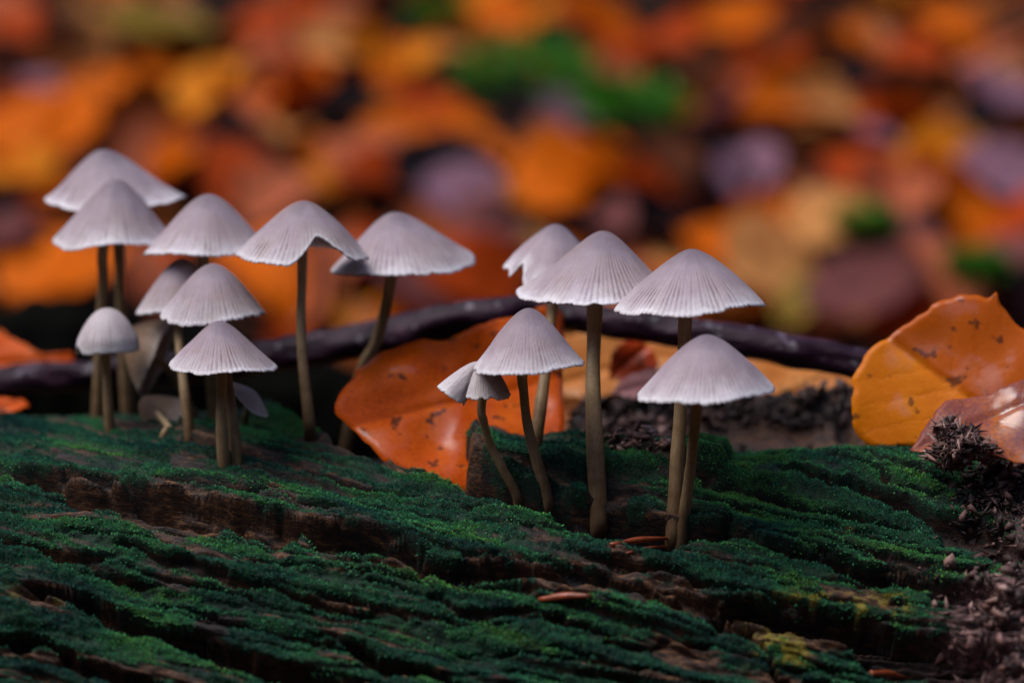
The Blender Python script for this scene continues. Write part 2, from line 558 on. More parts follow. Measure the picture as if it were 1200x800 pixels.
for i in range(80):
    x0 = r2.uniform(-160, 1100); q0 = r2.uniform(500, 800); L = r2.uniform(90, 420)
    wv = r2.uniform(4, 9)
    sl_ = GS + r2.uniform(-0.05, 0.05)
    crack([(x0, q0, wv * 0.6), (x0 + L / 2, q0 + L / 2 * sl_ + r2.uniform(-4, 4), wv), (x0 + L, q0 + L * sl_, wv * 0.5)],
          r2.uniform(1.6, 3.6), wv, r2.uniform(0.1, 0.5), fade=16, wob=0.5, tint=0.75)
# deep pit where the tall stems root
pit = np.exp(-((PXc - 745) / 70) ** 2 - ((Q - 615) / 26) ** 2)
D -= 5.0 * mm * pit
REC = np.maximum(REC, sstep(0.25, 0.6, pit))
pit = np.exp(-((PXc - 712) / 30) ** 2 - ((Q - 578) / 26) ** 2)
D -= 3.5 * mm * pit
REC = np.maximum(REC, sstep(0.35, 0.7, pit))

ROT = np.clip(sstep(1060, 1130, PXc + 26 * fbm(PXc / 40, Q / 40, 61)) * sstep(500, 530, Q) * (1 - 0.9 * box(1000, 1190, 30, 520, 690, 15)) +
              sstep(660, 700, PXc) * (1 - sstep(500, 512, Q)) * 0.06 + 0.8 * box(700, 795, 15, 488, 524, 6), 0, 1)
# bare wood showing through, in streaks along the grain
BARE = 0 * Q
for (x_, q_, sx_, sq_) in [(470, 668, 45, 9), (560, 690, 30, 8), (655, 694, 60, 12), (730, 668, 22, 26), (780, 700, 40, 22), (330, 655, 18, 8), (40, 700, 34, 14), (240, 590, 90, 12), (360, 618, 60, 9),
                           (120, 575, 60, 12), (300, 770, 60, 10), (890, 735, 34, 24), (960, 745, 70, 26), (800, 770, 40, 18), (1010, 700, 46, 9), (640, 640, 30, 7), (560, 548, 16, 20), (620, 585, 60, 14), (60, 770, 40, 10), (450, 780, 70, 9)]:
    BARE = np.maximum(BARE, np.exp(-((PXw - x_) / sx_) ** 2 - ((Q - q_ - GS * (PXc - x_)) / sq_) ** 2))
calm2 = 1 - 0.85 * sstep(800, 900, PXc) * (1 - sstep(660, 700, Q)) * sstep(505, 515, Q)
BARE = sstep(0.30, 0.62, BARE + 0.38 * fbm(a_ / 26, c_ / 7, 57, 3))
BARE = np.maximum(BARE, 0.9 * calm2 * sstep(0.30, 0.46, fbm(a_ / 190, c_ / 5.5, 59, 2)))
BARE = np.maximum(BARE, sstep(655, 690, PXw) * (1 - sstep(496, 506, Q)) * np.clip(0.4 + 0.9 * noise(a_ / 50, c_ / 7, 62), 0.15, 1))
NOMOSS = sstep(655, 690, PXw) * (1 - sstep(496, 506, Q))
D += 3.0 * mm * np.exp(-((PXw - 562) / 16) ** 2 - ((Q - 546) / 15) ** 2)
D += BARE * (1.1 * mm * noise(a_ / 30, c_ / 5, 58) - 0.8 * mm)
MOSS = 1.0 - 1.25 * REC - 0.95 * ROT - 0.95 * np.maximum(BARE, NOMOSS)  # recesses lose their moss, so near-black wood paints crack shade there
MOSS -= 0.8 * calm * sstep(0.34, 0.54, fbm(a_ / 70, c_ / 14, 55, 3))
MOSS -= 0.7 * calm * sstep(0.84, 0.97, saw) * sstep(0.2, 0.6, 0.55 + 0.8 * noise(a_ / 220, c_ / 40, 47))
D += 5.0 * mm * sstep(1060, 1200, PXc) * sstep(640, 720, Q)
D += 1.8 * mm * np.exp(-((PXc - 960) / 150) ** 2 - ((Q - 545) / 26) ** 2)
YEL = np.clip(box(880, 945, 14, 700, 780, 14) + box(950, 1060, 14, 694, 722, 8) + 0.8 * box(990, 1020, 12, 612, 622, 5) + 0.9 * box(20, 60, 14, 690, 705, 8), 0, 1)
YEL *= sstep(-0.1, 0.3, noise(PXc / 14, Q / 5, 71)) * (1 - sstep(0.05, 0.3, REC))
mk_ = np.clip(MOSS, 0, 1)
# cushions and grain of the moss, fibres and crumbs of the wood
D += mk_ * (0.5 * mm * fbm(PXc / 30, Q / 15, 81, 2) + 0.42 * mm * noise(PXc / 8.5, Q / 5.5, 83) + 0.16 * mm * noise(PXc / 3.6, Q / 2.6, 84))
D += (1 - mk_) * (0.7 * mm * noise(a_ / 60, c_ / 4.5, 85) + 0.35 * mm * noise(a_ / 14, c_ / 3.0, 86))
D += ROT * (2.4 * mm * fbm(PXc / 26, Q / 18, 87, 3))
# fade fine relief away from the modelled stretch
VX = X
VY = LY - (LR + D) * np.sin(S / LR)
VZ = LZ + (LR + D) * np.cos(S / LR)
LV = np.stack([VX, VY, VZ], -1).reshape(-1, 3)
LF = grid_faces(len(ss), len(xs))
log = mesh_obj('mossy_log', LV, LF, M_log, attrs={'moss': MOSS, 'recess': REC, 'yellow': YEL, 'rot': ROT, 'bare': BARE})
tag(log, 'rotting fallen log with split grain under dark green moss, carrying the mushrooms', 'log')
sub = slice(None, None, 2)
_sv = np.stack([VX[sub, sub], VY[sub, sub], VZ[sub, sub]], -1)
LBVH = BVHTree.FromPolygons([tuple(v) for v in _sv.reshape(-1, 3)], grid_faces(_sv.shape[0], _sv.shape[1]).tolist())


def log_hit(px, py):
    h = LBVH.ray_cast(CAM, ray(px, py))
    return h[0]


def log_down(x, y):
    h = LBVH.ray_cast(Vector((x, y, 0.5)), Vector((0, 0, -1)))
    return h[0] if h[0] is not None else Vector((x, y, 0.16))


# moss tufts: tiny pointed leaves standing on the mossy skin
P3 = np.stack([VX, VY, VZ], -1)
du = np.zeros_like(P3); dv = np.zeros_like(P3)
du[:, 1:-1] = P3[:, 2:] - P3[:, :-2]; dv[1:-1] = P3[2:] - P3[:-2]
NRM = np.cross(du, dv); NRM /= (np.linalg.norm(NRM, axis=-1, keepdims=True) + 1e-12)
if NRM[len(ss) // 2, len(xs) // 2, 1] > 0:
    NRM = -NRM
_k = 9
_c = np.cumsum(np.pad(D, ((_k + 1, _k), (0, 0)), mode='edge'), axis=0)
CVX = np.clip((D - (_c[2 * _k + 1:] - _c[:-2 * _k - 1]) / (2 * _k + 1)) / (0.9 * mm), -0.6, 0.6)   # moss on ridges, thinned in hollows so they darken like shade
vis = (np.abs(X) < 0.112) & (S > -0.02) & (S < 0.087)
wgt = np.where(vis, np.clip(MOSS - 0.35, 0, 1) * (0.08 + 0.92 * sstep(-0.25, 0.25, fbm(a_ / 80, c_ / 14, 101, 3) + CVX)), 0)
wgt = wgt / wgt.sum()
NT = 280000
pick = rng.choice(wgt.size, NT, p=wgt.ravel())
base = P3.reshape(-1, 3)[pick] + rng.normal(0, 0.00012, (NT, 3))
nn = NRM.reshape(-1, 3)[pick]
dirv = nn * 0.8 + np.array([0, 0, 0.45]) + rng.normal(0, 0.45, (NT, 3))
dirv /= np.linalg.norm(dirv, axis=1, keepdims=True)
ln = rng.uniform(0.00016, 0.00046, (NT, 1)) * (0.7 + 0.6 * rng.random((NT, 1)))
sd = np.cross(dirv, rng.normal(0, 1, (NT, 3))); sd /= np.linalg.norm(sd, axis=1, keepdims=True)
wd_ = ln * rng.uniform(0.22, 0.4, (NT, 1))
s2 = np.cross(dirv, sd)
v0 = base - dirv * 0.00015
v1 = base + dirv * ln * 0.5 + sd * wd_
v2 = base + dirv * ln * 0.5 - sd * wd_
v3 = base + dirv * ln + s2 * wd_ * 0.5
TV = np.stack([v0, v1, v3, v2], 1).reshape(-1, 3)
TF = np.arange(NT * 4).reshape(-1, 4)
tn = np.clip(0.42 + 0.16 * (sstep(800, 900, PXc) * (1 - sstep(640, 690, Q))).ravel()[pick] + 0.62 * fbm(a_ / 110, c_ / 20, 111, 3).ravel()[pick] + rng.normal(0, 0.12, NT), 0, 1)
tn = np.where(YEL.ravel()[pick] > 0.5, np.clip(tn + 0.5, 0, 1), np.minimum(tn, 0.93))
tn = np.where(rng.random(NT) < 0.004, 0.92, tn)
mo = mesh_obj('moss', TV, TF, M_moss, attrs={'tone': np.repeat(tn, 4)})
tag(mo, 'short dark green moss covering the strips of the rotten log', 'moss', None, 'stuff')

# ------------------------------------------------------------------ mushrooms
def frame_from_axis(ax):
    z = ax.normalized()
    y = FWD - z * FWD.dot(z)
    y.normalize()
    x = y.cross(z)
    return np.array([x, y, z])       # rows


def make_cap(parent, name, apex, L, Rr, d, root, mat=None, c=0.28, flare=0.0, ribs=54, ribamp=0.11, toward=0.0,
             notches=(), jag=0.0, lobes=0.028, seed=1, arc=(0, 360), gills=True, thick=0.00035, curl=0.0, tuck=0.0):
    mat = mat or M_cap
    A = np.array(apex, float); Lp = np.array(L, float); Rp = np.array(Rr, float)
    midp = (Lp + Rp) / 2
    k = PX * d / FOC
    Rad = np.linalg.norm(Rp - Lp) / 2 * k
    tilt = math.atan2(-(Rp[1] - Lp[1]), Rp[0] - Lp[0])            # image slope of the rim
    axis2 = np.array([-math.sin(tilt), math.cos(tilt)])
    off = np.array([A[0] - midp[0], -(A[1] - midp[1])])
    H = max(off.dot(axis2), 1) * k / math.cos(PITCH)
    skew = off.dot(np.array([math.cos(tilt), math.sin(tilt)])) * k
    ax3 = Vector((axis2[0], -math.sin(toward), axis2[1] * math.cos(toward)))
    Fm = frame_from_axis(ax3)
    org = np.array(W(midp[0], midp[1], d))
    full = (arc[1] - arc[0]) >= 359
    ribs = int(ribs * 1.2)
    nth = ribs * 5 if full else max(12, int(ribs * 5 * (arc[1] - arc[0]) / 360))
    th = np.radians(arc[0]) + np.radians(arc[1] - arc[0]) * (np.arange(nth) / (nth if full else nth - 1))
    sv = np.concatenate([[0.0], np.linspace(0.04, 1, 30) ** 0.9])
    TH, SV = np.meshgrid(th, sv)
    smax = np.ones(nth)
    for (t0, wn, dep) in notches:
        dt = (th - R_(t0) + math.pi) % (2 * math.pi) - math.pi
        smax -= dep * (1 - sstep(0.0, 1.0, np.abs(dt) / R_(wn)))
    cx, cy = np.cos(th), np.sin(th)
    if jag:
        smax -= jag * np.clip(noise(th * 5, 0 * th, seed) + 0.4, 0, 1)
        smax -= 0.35 * jag * np.clip(noise(th * 17, 0 * th, seed + 4), 0, 1)
    phase = ribs * th + 0.9 * noise(th * 7, 0 * th + seed, seed)
    ribw = 0.5 + 0.5 * np.cos(phase)                      # 1 on groove
    irr = 0.7 + 0.5 * noise(th * 9, 0 * th + 3, seed + 9)
    smax -= 0.014 * ribw ** 2 * (0.5 + 0.9 * noise(th * 13, 0 * th + 8, seed + 6)) + 0.022 * np.clip(noise(th * 6, 0 * th + 2, seed + 40), 0, 1) + 0.014 * np.clip(noise(th * 23, 0 * th, seed + 2), 0, 1)
    SS = SV * smax[None, :]
    gfun = (np.sqrt(SS ** 2 + c * c) - c) / (math.sqrt(1 + c * c) - c)
    gfun = gfun * (1 - flare) + flare * SS ** 3.2
    lob = lobes * (np.cos(2 * TH + seed) + 0.7 * np.cos(3 * TH + 2.1 * seed) + 0.4 * np.cos(5 * TH + seed * 0.7)) * SS ** 3
    rr = Rad * SS * (1 - tuck * sstep(0.8, 1.05, SS)) * (1 + 0.35 * lob + 0.02 * noise(TH * 3, SS * 4, seed + 1))
    zz = H * (1 - gfun) + Rad * lob + 0.035 * Rad * noise(np.cos(TH) * 1.3 * SS + seed, np.sin(TH) * 1.3 * SS + 2 * seed, seed + 50) * SS - curl * Rad * SS ** 6
    ramp = sstep(0.28, 0.75, SS)
    groove = (ribw ** 3.2)[None, :] * np.clip(irr[None, :] + 0.5 * noise(TH * 11, SS * 7, seed + 31), 0.05, 1.3) * sstep(0.22 + 0.25 * noise(th * 14, 0 * th + 1, seed + 12)[None, :], 0.8, SS)
    disp = -ribamp * mm * groove * (Rad / 0.014)
    zz = zz + disp * 0.75
    rr = rr + disp * 0.65
    xx = rr * np.cos(TH) + skew * (1 - gfun)
    yy = rr * np.sin(TH)

    def place(x, y, z):
        p = np.stack([x, y, z], -1).reshape(-1, 3) @ Fm + org
        return p
    outer = place(xx, yy, zz)
    tk = thick * (1 - 0.6 * SS ** 4)
    rr2 = np.maximum(rr - tk * 0.8, 0)
    xi = rr2 * np.cos(TH) + skew * (1 - gfun); yi = rr2 * np.sin(TH); zi = zz - tk
    inner = place(xi, yi, zi)
    nr = len(sv); nc = nth
    fo = grid_faces(nr, nc, full)
    fi = grid_faces(nr, nc, full, nr * nc)[:, ::-1]
    ci = np.arange(nc if full else nc - 1); cj = (ci + 1) % nc
    la = (nr - 1) * nc
    fr = np.stack([la + ci, la + cj, nr * nc + la + cj, nr * nc + la + ci], -1)
    fl = [fo, fi, fr]
    if not full:
        ri = np.arange(nr - 1)
        for col, sg in ((0, 1), (nc - 1, -1)):
            e = np.stack([ri * nc + col, (ri + 1) * nc + col, nr * nc + (ri + 1) * nc + col, nr * nc + ri * nc + col], -1)
            fl.append(e[:, ::sg])
    V = np.concatenate([outer, inner]); F = np.concatenate(fl)[:, ::-1]
    rad = np.concatenate([SV.ravel(), SV.ravel()]); rb_ = np.concatenate([groove.ravel(), 0 * groove.ravel()])
    cap = mesh_obj(name, V, F, mat, parent, attrs={'radial': rad, 'rib': rb_}, loc=tuple(org))
    cap.location = Vector(org) - Vector(root)
    if gills:
        gv = []; gf = []
        ng = ribs if full else int(ribs * (arc[1] - arc[0]) / 360)
        idx = np.linspace(0, nth - 1, ng, endpoint=not full).astype(int)
        for gi, ti in enumerate(idx):
            rows = [6, 10, 14, 18, 22, 26, 29, 30] if gi % 2 == 0 else [18, 22, 26, 29, 30]
            dep = [0.0006, 0.0013, 0.0017, 0.0017, 0.0014, 0.001, 0.0006, 0.00028] if gi % 2 == 0 else [0.0002, 0.0008, 0.0008, 0.0005, 0.00025]
            b0 = len(gv)
            for r_, dp in zip(rows, dep):
                top = np.array([xi[r_, ti], yi[r_, ti], zi[r_, ti] + 0.0001])
                tx, ty = -math.sin(th[ti]) * 0.00006, math.cos(th[ti]) * 0.00006
                lowp = top - np.array([0.25 * dp * math.cos(th[ti]), 0.25 * dp * math.sin(th[ti]), dp * Rad / 0.014])
                for p in (top + [tx, ty, 0], lowp, top - [tx, ty, 0]):
                    gv.append(np.asarray(p) @ Fm)
            for i in range(len(rows) - 1):
                a0 = b0 + i * 3; a1 = a0 + 3
                gf += [[a0, a1, a1 + 1, a0 + 1], [a0 + 1, a1 + 1, a1 + 2, a0 + 2]]
        go = mesh_obj('gills', np.array(gv), np.array(gf), M_gill, cap, smooth=False)
        tag(go, kind='stuff')
    return org, Fm, H, Rad


def tube(pts, radii, n=14, rough=0.0, seed=0, cap_ends=True):
    """smooth tube through points (Catmull-Rom), returns verts, faces, t"""
    P = [np.array(p, float) for p in pts]
    P = [2 * P[0] - P[1]] + P + [2 * P[-1] - P[-2]]
    rad = [radii[0]] + list(radii) + [radii[-1]]
    cs, rs = [], []
    for i in range(1, len(P) - 2):
        seg = max(6, int(np.linalg.norm(P[i + 1] - P[i]) / 0.0012)) if np.linalg.norm(P[i + 1] - P[i]) < 0.2 else 40
        for t in np.linspace(0, 1, seg, endpoint=(i == len(P) - 3)):
            p = 0.5 * ((2 * P[i]) + (-P[i - 1] + P[i + 1]) * t + (2 * P[i - 1] - 5 * P[i] + 4 * P[i + 1] - P[i + 2]) * t * t + (-P[i - 1] + 3 * P[i] - 3 * P[i + 1] + P[i + 2]) * t ** 3)
            cs.append(p); rs.append(rad[i] + (rad[i + 1] - rad[i]) * (t * t * (3 - 2 * t)))
    cs = np.array(cs); rs = np.array(rs)
    tg = np.gradient(cs, axis=0); tg /= np.linalg.norm(tg, axis=1, keepdims=True)
    ref = np.array([0.13, 1.0, 0.21]) if abs(tg[len(tg) // 2][1]) < 0.8 else np.array([1.0, 0, 0.2])
    u = np.cross(tg, ref); u /= np.linalg.norm(u, axis=1, keepdims=True)
    v = np.cross(tg, u)
    a = np.linspace(0, 2 * np.pi, n, endpoint=False)
    t = np.linspace(0, 1, len(cs))
    rmod = 1 + rough * noise(a[None, :] * 1.6 + seed, (np.arange(len(cs)) * 0.18)[:, None], seed) if rough else 1
    rr = rs[:, None] * rmod * np.ones((1, n))
    V = cs[:, None, :] + rr[..., None] * (np.cos(a)[None, :, None] * u[:, None, :] + np.sin(a)[None, :, None] * v[:, None, :])
    F = grid_faces(len(cs), n, True)
    V = V.reshape(-1, 3)
    T = np.repeat(t, n)
    if cap_ends:
        k = len(V)
        V = np.concatenate([V, cs[:1], cs[-1:]]); T = np.concatenate([T, [0, 1]])
        i = np.arange(n); j = (i + 1) % n
        F = np.concatenate([F, np.stack([j, i, np.full(n, k), np.full(n, k)], -1)[:, [0, 1, 2, 2]]]) if False else F
        ends = [[int(y), int(x), k] for x, y in zip(i, j)] + [[int((len(cs) - 1) * n + x), int((len(cs) - 1) * n + y), k + 1] for x, y in zip(i, j)]
        return V, F.tolist() + ends, T
    return V, F, T


def mushroom(label, apex, L, Rr, d, stem, width, base_d=None, group='pale bonnet mushrooms on the log', capmat=None, lobe=None, seed=1, **kw):
    """stem: list of photo pixels from under the cap down to the foot"""
    bx, by = stem[-1]
    if d > 0.52: d = 0.515 + (d - 0.515) * 0.72
    if base_d is None:
        bp = log_hit(bx, by) or W(bx, by, d)
    else:
        q = W(bx, by, base_d)
        bp = log_down(q.x, q.y)
    bd = (bp - CAM).dot(FWD)
    root = empty('mushroom', bp)
    tag(root, label, 'mushroom', group)
    org, Fm, H, Rad = make_cap(root, 'cap', apex, L, Rr, d, bp, mat=capmat, seed=seed, **kw)
    if lobe:
        lo = dict(lobe)
        make_cap(root, 'torn_lobe', lo.pop('apex'), lo.pop('L'), lo.pop('R'), lo.pop('d'), bp, mat=capmat, seed=seed + 5, **lo)
    top = Vector(org) + Vector(Fm[2]) * H * 0.62
    pts = [top]
    n = len(stem)
    tot = sum(math.dist(stem[i], stem[i + 1]) for i in range(n - 1)) + 1e-6
    acc = 0
    wr = width / 2 * PX * d / FOC
    path = []
    for i in range(n - 1):
        for t in ((0.0, 0.5) if i else (0.0, 0.33, 0.67)):
            path.append((stem[i][0] + (stem[i + 1][0] - stem[i][0]) * t, stem[i][1] + (stem[i + 1][1] - stem[i][1]) * t))
    # round the polyline off
    path = [path[0]] + [tuple(0.25 * path[k - 1][c2] + 0.5 * path[k][c2] + 0.25 * (path + [stem[-1]])[k + 1][c2] for c2 in (0, 1)) for k in range(1, len(path))]
    dep = []
    for i, (sx, sy) in enumerate(path):
        acc = abs(sy - stem[0][1]) / (abs(stem[-1][1] - stem[0][1]) + 1e-6)
        dd = d + (bd - d) * min(1.0, 1.5 * acc)
        h = log_hit(sx, sy) if base_d is None else None
        if h is not None:
            hd = (h - CAM).dot(FWD)
            if hd < dd + wr and dd - hd < 0.03: dd = min(dd, hd - wr * 0.7)
        dep.append(dd)
    dep = np.array(dep + [bd])
    for _ in range(3):
        sm = np.convolve(np.pad(dep, 1, mode='edge'), [0.25, 0.5, 0.25], 'valid')
        dep[1:-1] = np.minimum(dep[1:-1], sm[1:-1]) * 0.5 + sm[1:-1] * 0.5
    for (sx, sy), dd in zip(path, dep):
        pts.append(W(sx, sy, dd))
    pts.append(bp + Vector((0, 0.0004, -0.0006)))
    pts.append(bp + Vector((0, 0.0025, -0.0045)))
    n = len(path)
    radii = [wr * 0.86] + [wr * (0.95 - 0.16 * math.sin(math.pi * (0.15 + 0.85 * i / max(1, n - 1)))) * (1 + 0.03 * math.sin(i * 1.7 + seed)) for i in range(n)] + [wr * 1.0]
    V, F, T = tube(pts, radii, 16, 0.07, seed)
    st = mesh_obj('stem', V - np.array(bp), F, M_stem, root, attrs={'height': 1 - T})
    return root


mushroom('broad pale cap highest at the back, behind another cap, its rim upturned on one side', (123, 176), (54, 240), (220, 238), 0.585,
         [(139, 292), (142, 370), (150, 492)], 15, base_d=0.575, seed=1, c=0.30, flare=-0.12, curl=-0.06, ribs=46)
mushroom('pale conical cap on a long stem, just in front of the highest cap', (138, 211), (62, 281), (206, 280), 0.565,
         [(121, 292), (118, 375), (113, 490)], 14, base_d=0.56, seed=2, c=0.26, flare=-0.06)
mushroom('pale conical cap between the tall pair and the notched cap', (245, 228), (168, 292), (314, 288), 0.555,
         [(240, 302), (243, 400), (252, 500)], 14, base_d=0.552, seed=3, c=0.32, flare=-0.02)
mushroom('pale cap with a deep arched notch cut into its front rim', (357, 236), (277, 301), (434, 303), 0.53,
         [(354, 312), (352, 400), (362, 490)], 14, seed=4, c=0.30, flare=0.05, notches=((-66, 36, 0.36),), ribs=58)
mushroom('wide pale cap on a stem curving down to one side, above the dark branch', (462, 249), (390, 320), (557, 306), 0.555,
         [(457, 336), (443, 400), (400, 482)], 16, base_d=0.55, seed=5, c=0.26, flare=0.02, ribs=56)
mushroom('tilted pale cap half hidden behind the middle cap of the left cluster', (212, 303), (159, 366), (250, 352), 0.55,
         [(206, 365), (213, 430), (222, 508)], 13, seed=6, c=0.4, flare=0.14)
mushroom('pale bell cap directly above the lowest cap of the left cluster', (250, 309), (188, 371), (311, 367), 0.53,
         [(256, 378), (268, 450), (279, 540)], 13, seed=7, c=0.42, flare=0.06)
mushroom('lowest pale cap of the left cluster, spotted with tiny specks', (258, 376), (198, 427), (326, 430), 0.512,
         [(260, 440), (259, 490), (262, 545)], 15, seed=8, c=0.26, flare=-0.06, lobes=0.03)
mushroom('small pale egg-shaped cap standing low in front of the two tall stems', (126, 361), (84, 411), (169, 409), 0.545,
         [(124, 426), (126, 460), (129, 505)], 13, capmat=M_cap_white, seed=9, c=0.6, flare=0.42, tuck=0.13, ribs=36, ribamp=0.03, notches=((205, 22, 0.10),), lobes=0.04)
mushroom('brownish old cap tipped on its side in the shade of the left cluster', (148, 392), (167, 464), (209, 374), 0.565,
         [(190, 425), (215, 455), (228, 500)], 11, base_d=0.57, seed=10, c=0.5, flare=0.25, capmat=M_cap_brown, toward=-0.1)
mushroom('dim brown cap lying low on the moss behind the left cluster stems', (168, 462), (176, 516), (222, 472), 0.56,
         [(197, 499), (193, 505), (190, 513)], 8, seed=11, c=0.5, flare=0.2, capmat=M_cap_brown, toward=0.35)
mushroom('pale fallen cap showing only its edge beside the stems of the lowest cap', (299, 459), (268, 447), (313, 489), 0.53,
         [(292, 468), (290, 480), (286, 498)], 9, capmat=M_cap_white, seed=12, c=0.4, flare=0.1)
mushroom('ragged pale cap with torn edge behind the tallest stem', (652, 263), (583, 322), (712, 332), 0.548,
         [(648, 352), (640, 430), (627, 522)], 15, seed=13, c=0.36, flare=-0.02, jag=0.10, notches=((176, 26, 0.22), (222, 9, 0.2)), lobes=0.05)
mushroom('large pale cap on the thickest straight stem in the middle', (706, 271), (606, 344), (791, 340), 0.517,
         [(697, 358), (694, 460), (702, 602)], 21, seed=14, c=0.22, flare=-0.16, ribs=66)
mushroom('grey-beige bell cap above the small broken cap and the orange leaf', (619, 361), (553, 430), (686, 424), 0.497,
         [(612, 436), (617, 500), (642, 582)], 14, seed=15, c=0.30, flare=-0.06, ribs=60)
mushroom('large pale cap above and behind the rightmost cap', (809, 292), (719, 364), (898, 351), 0.50,
         [(803, 375), (798, 470), (789, 618)], 18, seed=16, c=0.17, flare=0.12, ribs=68)
mushroom('rightmost pale cap, low on a leaning stem, over the moss ridge', (826, 392), (745, 465), (907, 450), 0.482,
         [(817, 472), (808, 560), (797, 634)], 16, seed=17, c=0.20, flare=0.14, ribs=66)
mushroom('smallest white cap, broken open with a torn lobe bent outward', (567, 418), (542, 466), (599, 464), 0.502,
         [(564, 478), (572, 520), (606, 578)], 12, capmat=M_cap_white, seed=18, c=0.5, flare=0.12, ribs=40, arc=(-150, 60), jag=0.05,
         lobe=dict(apex=(560, 424), L=(512, 452), R=(548, 474), d=0.503, arc=(150, 330), c=0.5, flare=0.2, ribs=40))

# ------------------------------------------------------------------ leaves lying on the log
def outline_leaf(name, label, outline, rib, plane_pt, normal, mat, cat='leaf', group=None, curve=0.0, ruff=0.0015, seed=1, rings=14, nb=110, bend=0.0, thick=0.00018):
    """a leaf blade cut to an outline on a tilted plane of its own, curved and thick; rib = two photo pixels along the midrib"""
    n = Vector(normal).normalized()
    p0 = Vector(plane_pt)

    def onto(px, py):
        r = ray(px, py)
        return CAM + r * ((p0 - CAM).dot(n) / r.dot(n))
    r0, r1 = onto(*rib[0]), onto(*rib[1])
    ux = (r1 - r0).normalized(); uy = n.cross(ux)
    P = np.array([[(onto(*q) - r0).dot(ux), (onto(*q) - r0).dot(uy)] for q in outline])
    cl = np.concatenate([P, P[:1]])
    seg = np.concatenate([[0], np.cumsum(np.linalg.norm(np.diff(cl, axis=0), axis=1))])
    t = np.linspace(0, seg[-1], nb, endpoint=False)
    bxy = np.stack([np.interp(t, seg, cl[:, 0]), np.interp(t, seg, cl[:, 1])], -1)
    bxy = 0.5 * bxy + 0.25 * (np.roll(bxy, 1, 0) + np.roll(bxy, -1, 0))
    bxy += 0.00035 * np.stack([noise(np.arange(nb) * 0.6, 0 * t, seed), noise(np.arange(nb) * 0.6, 0 * t + 5, seed)], -1)
    cen = bxy.mean(0)
    k = np.linspace(0, 1, rings + 1)[1:]
    pts = cen[None, None] + (bxy - cen)[None] * k[:, None, None]
    uvp = np.concatenate([cen[None], pts.reshape(-1, 2)])
    U, Vv = uvp[:, 0], uvp[:, 1]
    z = curve * (Vv ** 2) * 40 + bend * (U - U.mean()) ** 2 * 40 + ruff * fbm(U * 60, Vv * 60, seed, 2) - 0.0006 * np.exp(-(Vv / 0.0009) ** 2)
    sv_ = np.abs(np.sin(4.6 * (U * 100 - np.abs(Vv) * 85)))
    z -= 0.00010 * np.exp(-(sv_ / 0.25) ** 2)
    ctr = np.array(r0) + cen[0] * np.array(ux) + cen[1] * np.array(uy)
    V3 = np.array(r0)[None] + U[:, None] * np.array(ux) + Vv[:, None] * np.array(uy) + z[:, None] * np.array(n)
    faces = [[0, 1 + i, 1 + (i + 1) % nb] for i in range(nb)]
    faces += (grid_faces(rings, nb, True) + 1)[:, ::-1].tolist()
    o = mesh_obj(name, V3, faces, mat, uv=uvp * 100, loc=tuple(ctr))
    so_ = o.modifiers.new('thickness', 'SOLIDIFY'); so_.thickness = thick; so_.offset = 0
    tag(o, label, cat, group)
    return o


ML_orange = mat_leaf('leaf_orange', (0.34, 0.035, 0.002), (0.62, 0.088, 0.002), (0.68, 0.135, 0.004), 0.45, 0.35, 0.10, 0.8)
ML_gold = mat_leaf('leaf_gold', (0.56, 0.13, 0.002), (0.66, 0.175, 0.003), (0.70, 0.23, 0.006), 0.38, 0.6, 0.10, 0.7, 0.2, split=(0.44, 0.075, 0.003))
ML_wet = mat_leaf('leaf_wet_mauve', (0.11, 0.035, 0.045), (0.26, 0.07, 0.045), (0.50, 0.13, 0.006), 0.3, 0.7, 0.2, 0.3)
ML_tan = mat_leaf('leaf_tan', (0.40, 0.10, 0.012), (0.55, 0.19, 0.04), (0.62, 0.28, 0.09), 0.45, 0.3, 0.12, 0.4)
ML_red = mat_leaf('leaf_red', (0.30, 0.02, 0.004), (0.52, 0.055, 0.005), (0.60, 0.09, 0.01), 0.4, 0.4, 0.15, 0.6)
ML_mauve = mat_leaf('leaf_mauve', (0.22, 0.09, 0.09), (0.34, 0.15, 0.15), (0.42, 0.22, 0.24), 0.35, 0.6, 0.15, 0.3)

outline_leaf('orange_leaf', 'large orange leaf with dark spots standing behind the small broken cap', [(388, 486), (402, 462), (418, 436), (452, 410), (490, 398), (522, 402), (556, 388), (600, 372), (640, 352), (662, 362), (660, 420), (662, 520), (600, 580), (548, 580), (500, 566), (470, 556), (440, 538), (418, 508)],
             [(420, 500), (650, 440)], W(520, 480, 0.532), (0.1, -0.72, 0.66), ML_orange, seed=4, curve=0.02, ruff=0.0045)
outline_leaf('golden_leaf', 'big glossy golden orange leaf propped upright at the right end of the moss', [(998, 500), (1000, 440), (1022, 405), (1060, 380), (1100, 354), (1140, 343), (1160, 350), (1167, 338), (1174, 358), (1196, 384), (1240, 400), (1262, 440), (1240, 500), (1180, 525), (1120, 528), (1060, 522), (1016, 524)],
             [(1150, 478), (1030, 388)], W(1080, 450, 0.522), (-0.12, -0.9, 0.42), ML_gold, seed=8, curve=-0.05, ruff=0.0016)
outline_leaf('wet_leaf', 'wet mauve and orange leaf lying in front of the big golden leaf', [(1066, 520), (1090, 490), (1112, 470), (1160, 462), (1205, 450), (1260, 452), (1280, 500), (1250, 545), (1190, 540), (1150, 532), (1100, 528)],
             [(1080, 516), (1250, 462)], W(1150, 505, 0.502), (-0.1, -0.62, 0.78), ML_wet, seed=9, curve=0.08, ruff=0.003)
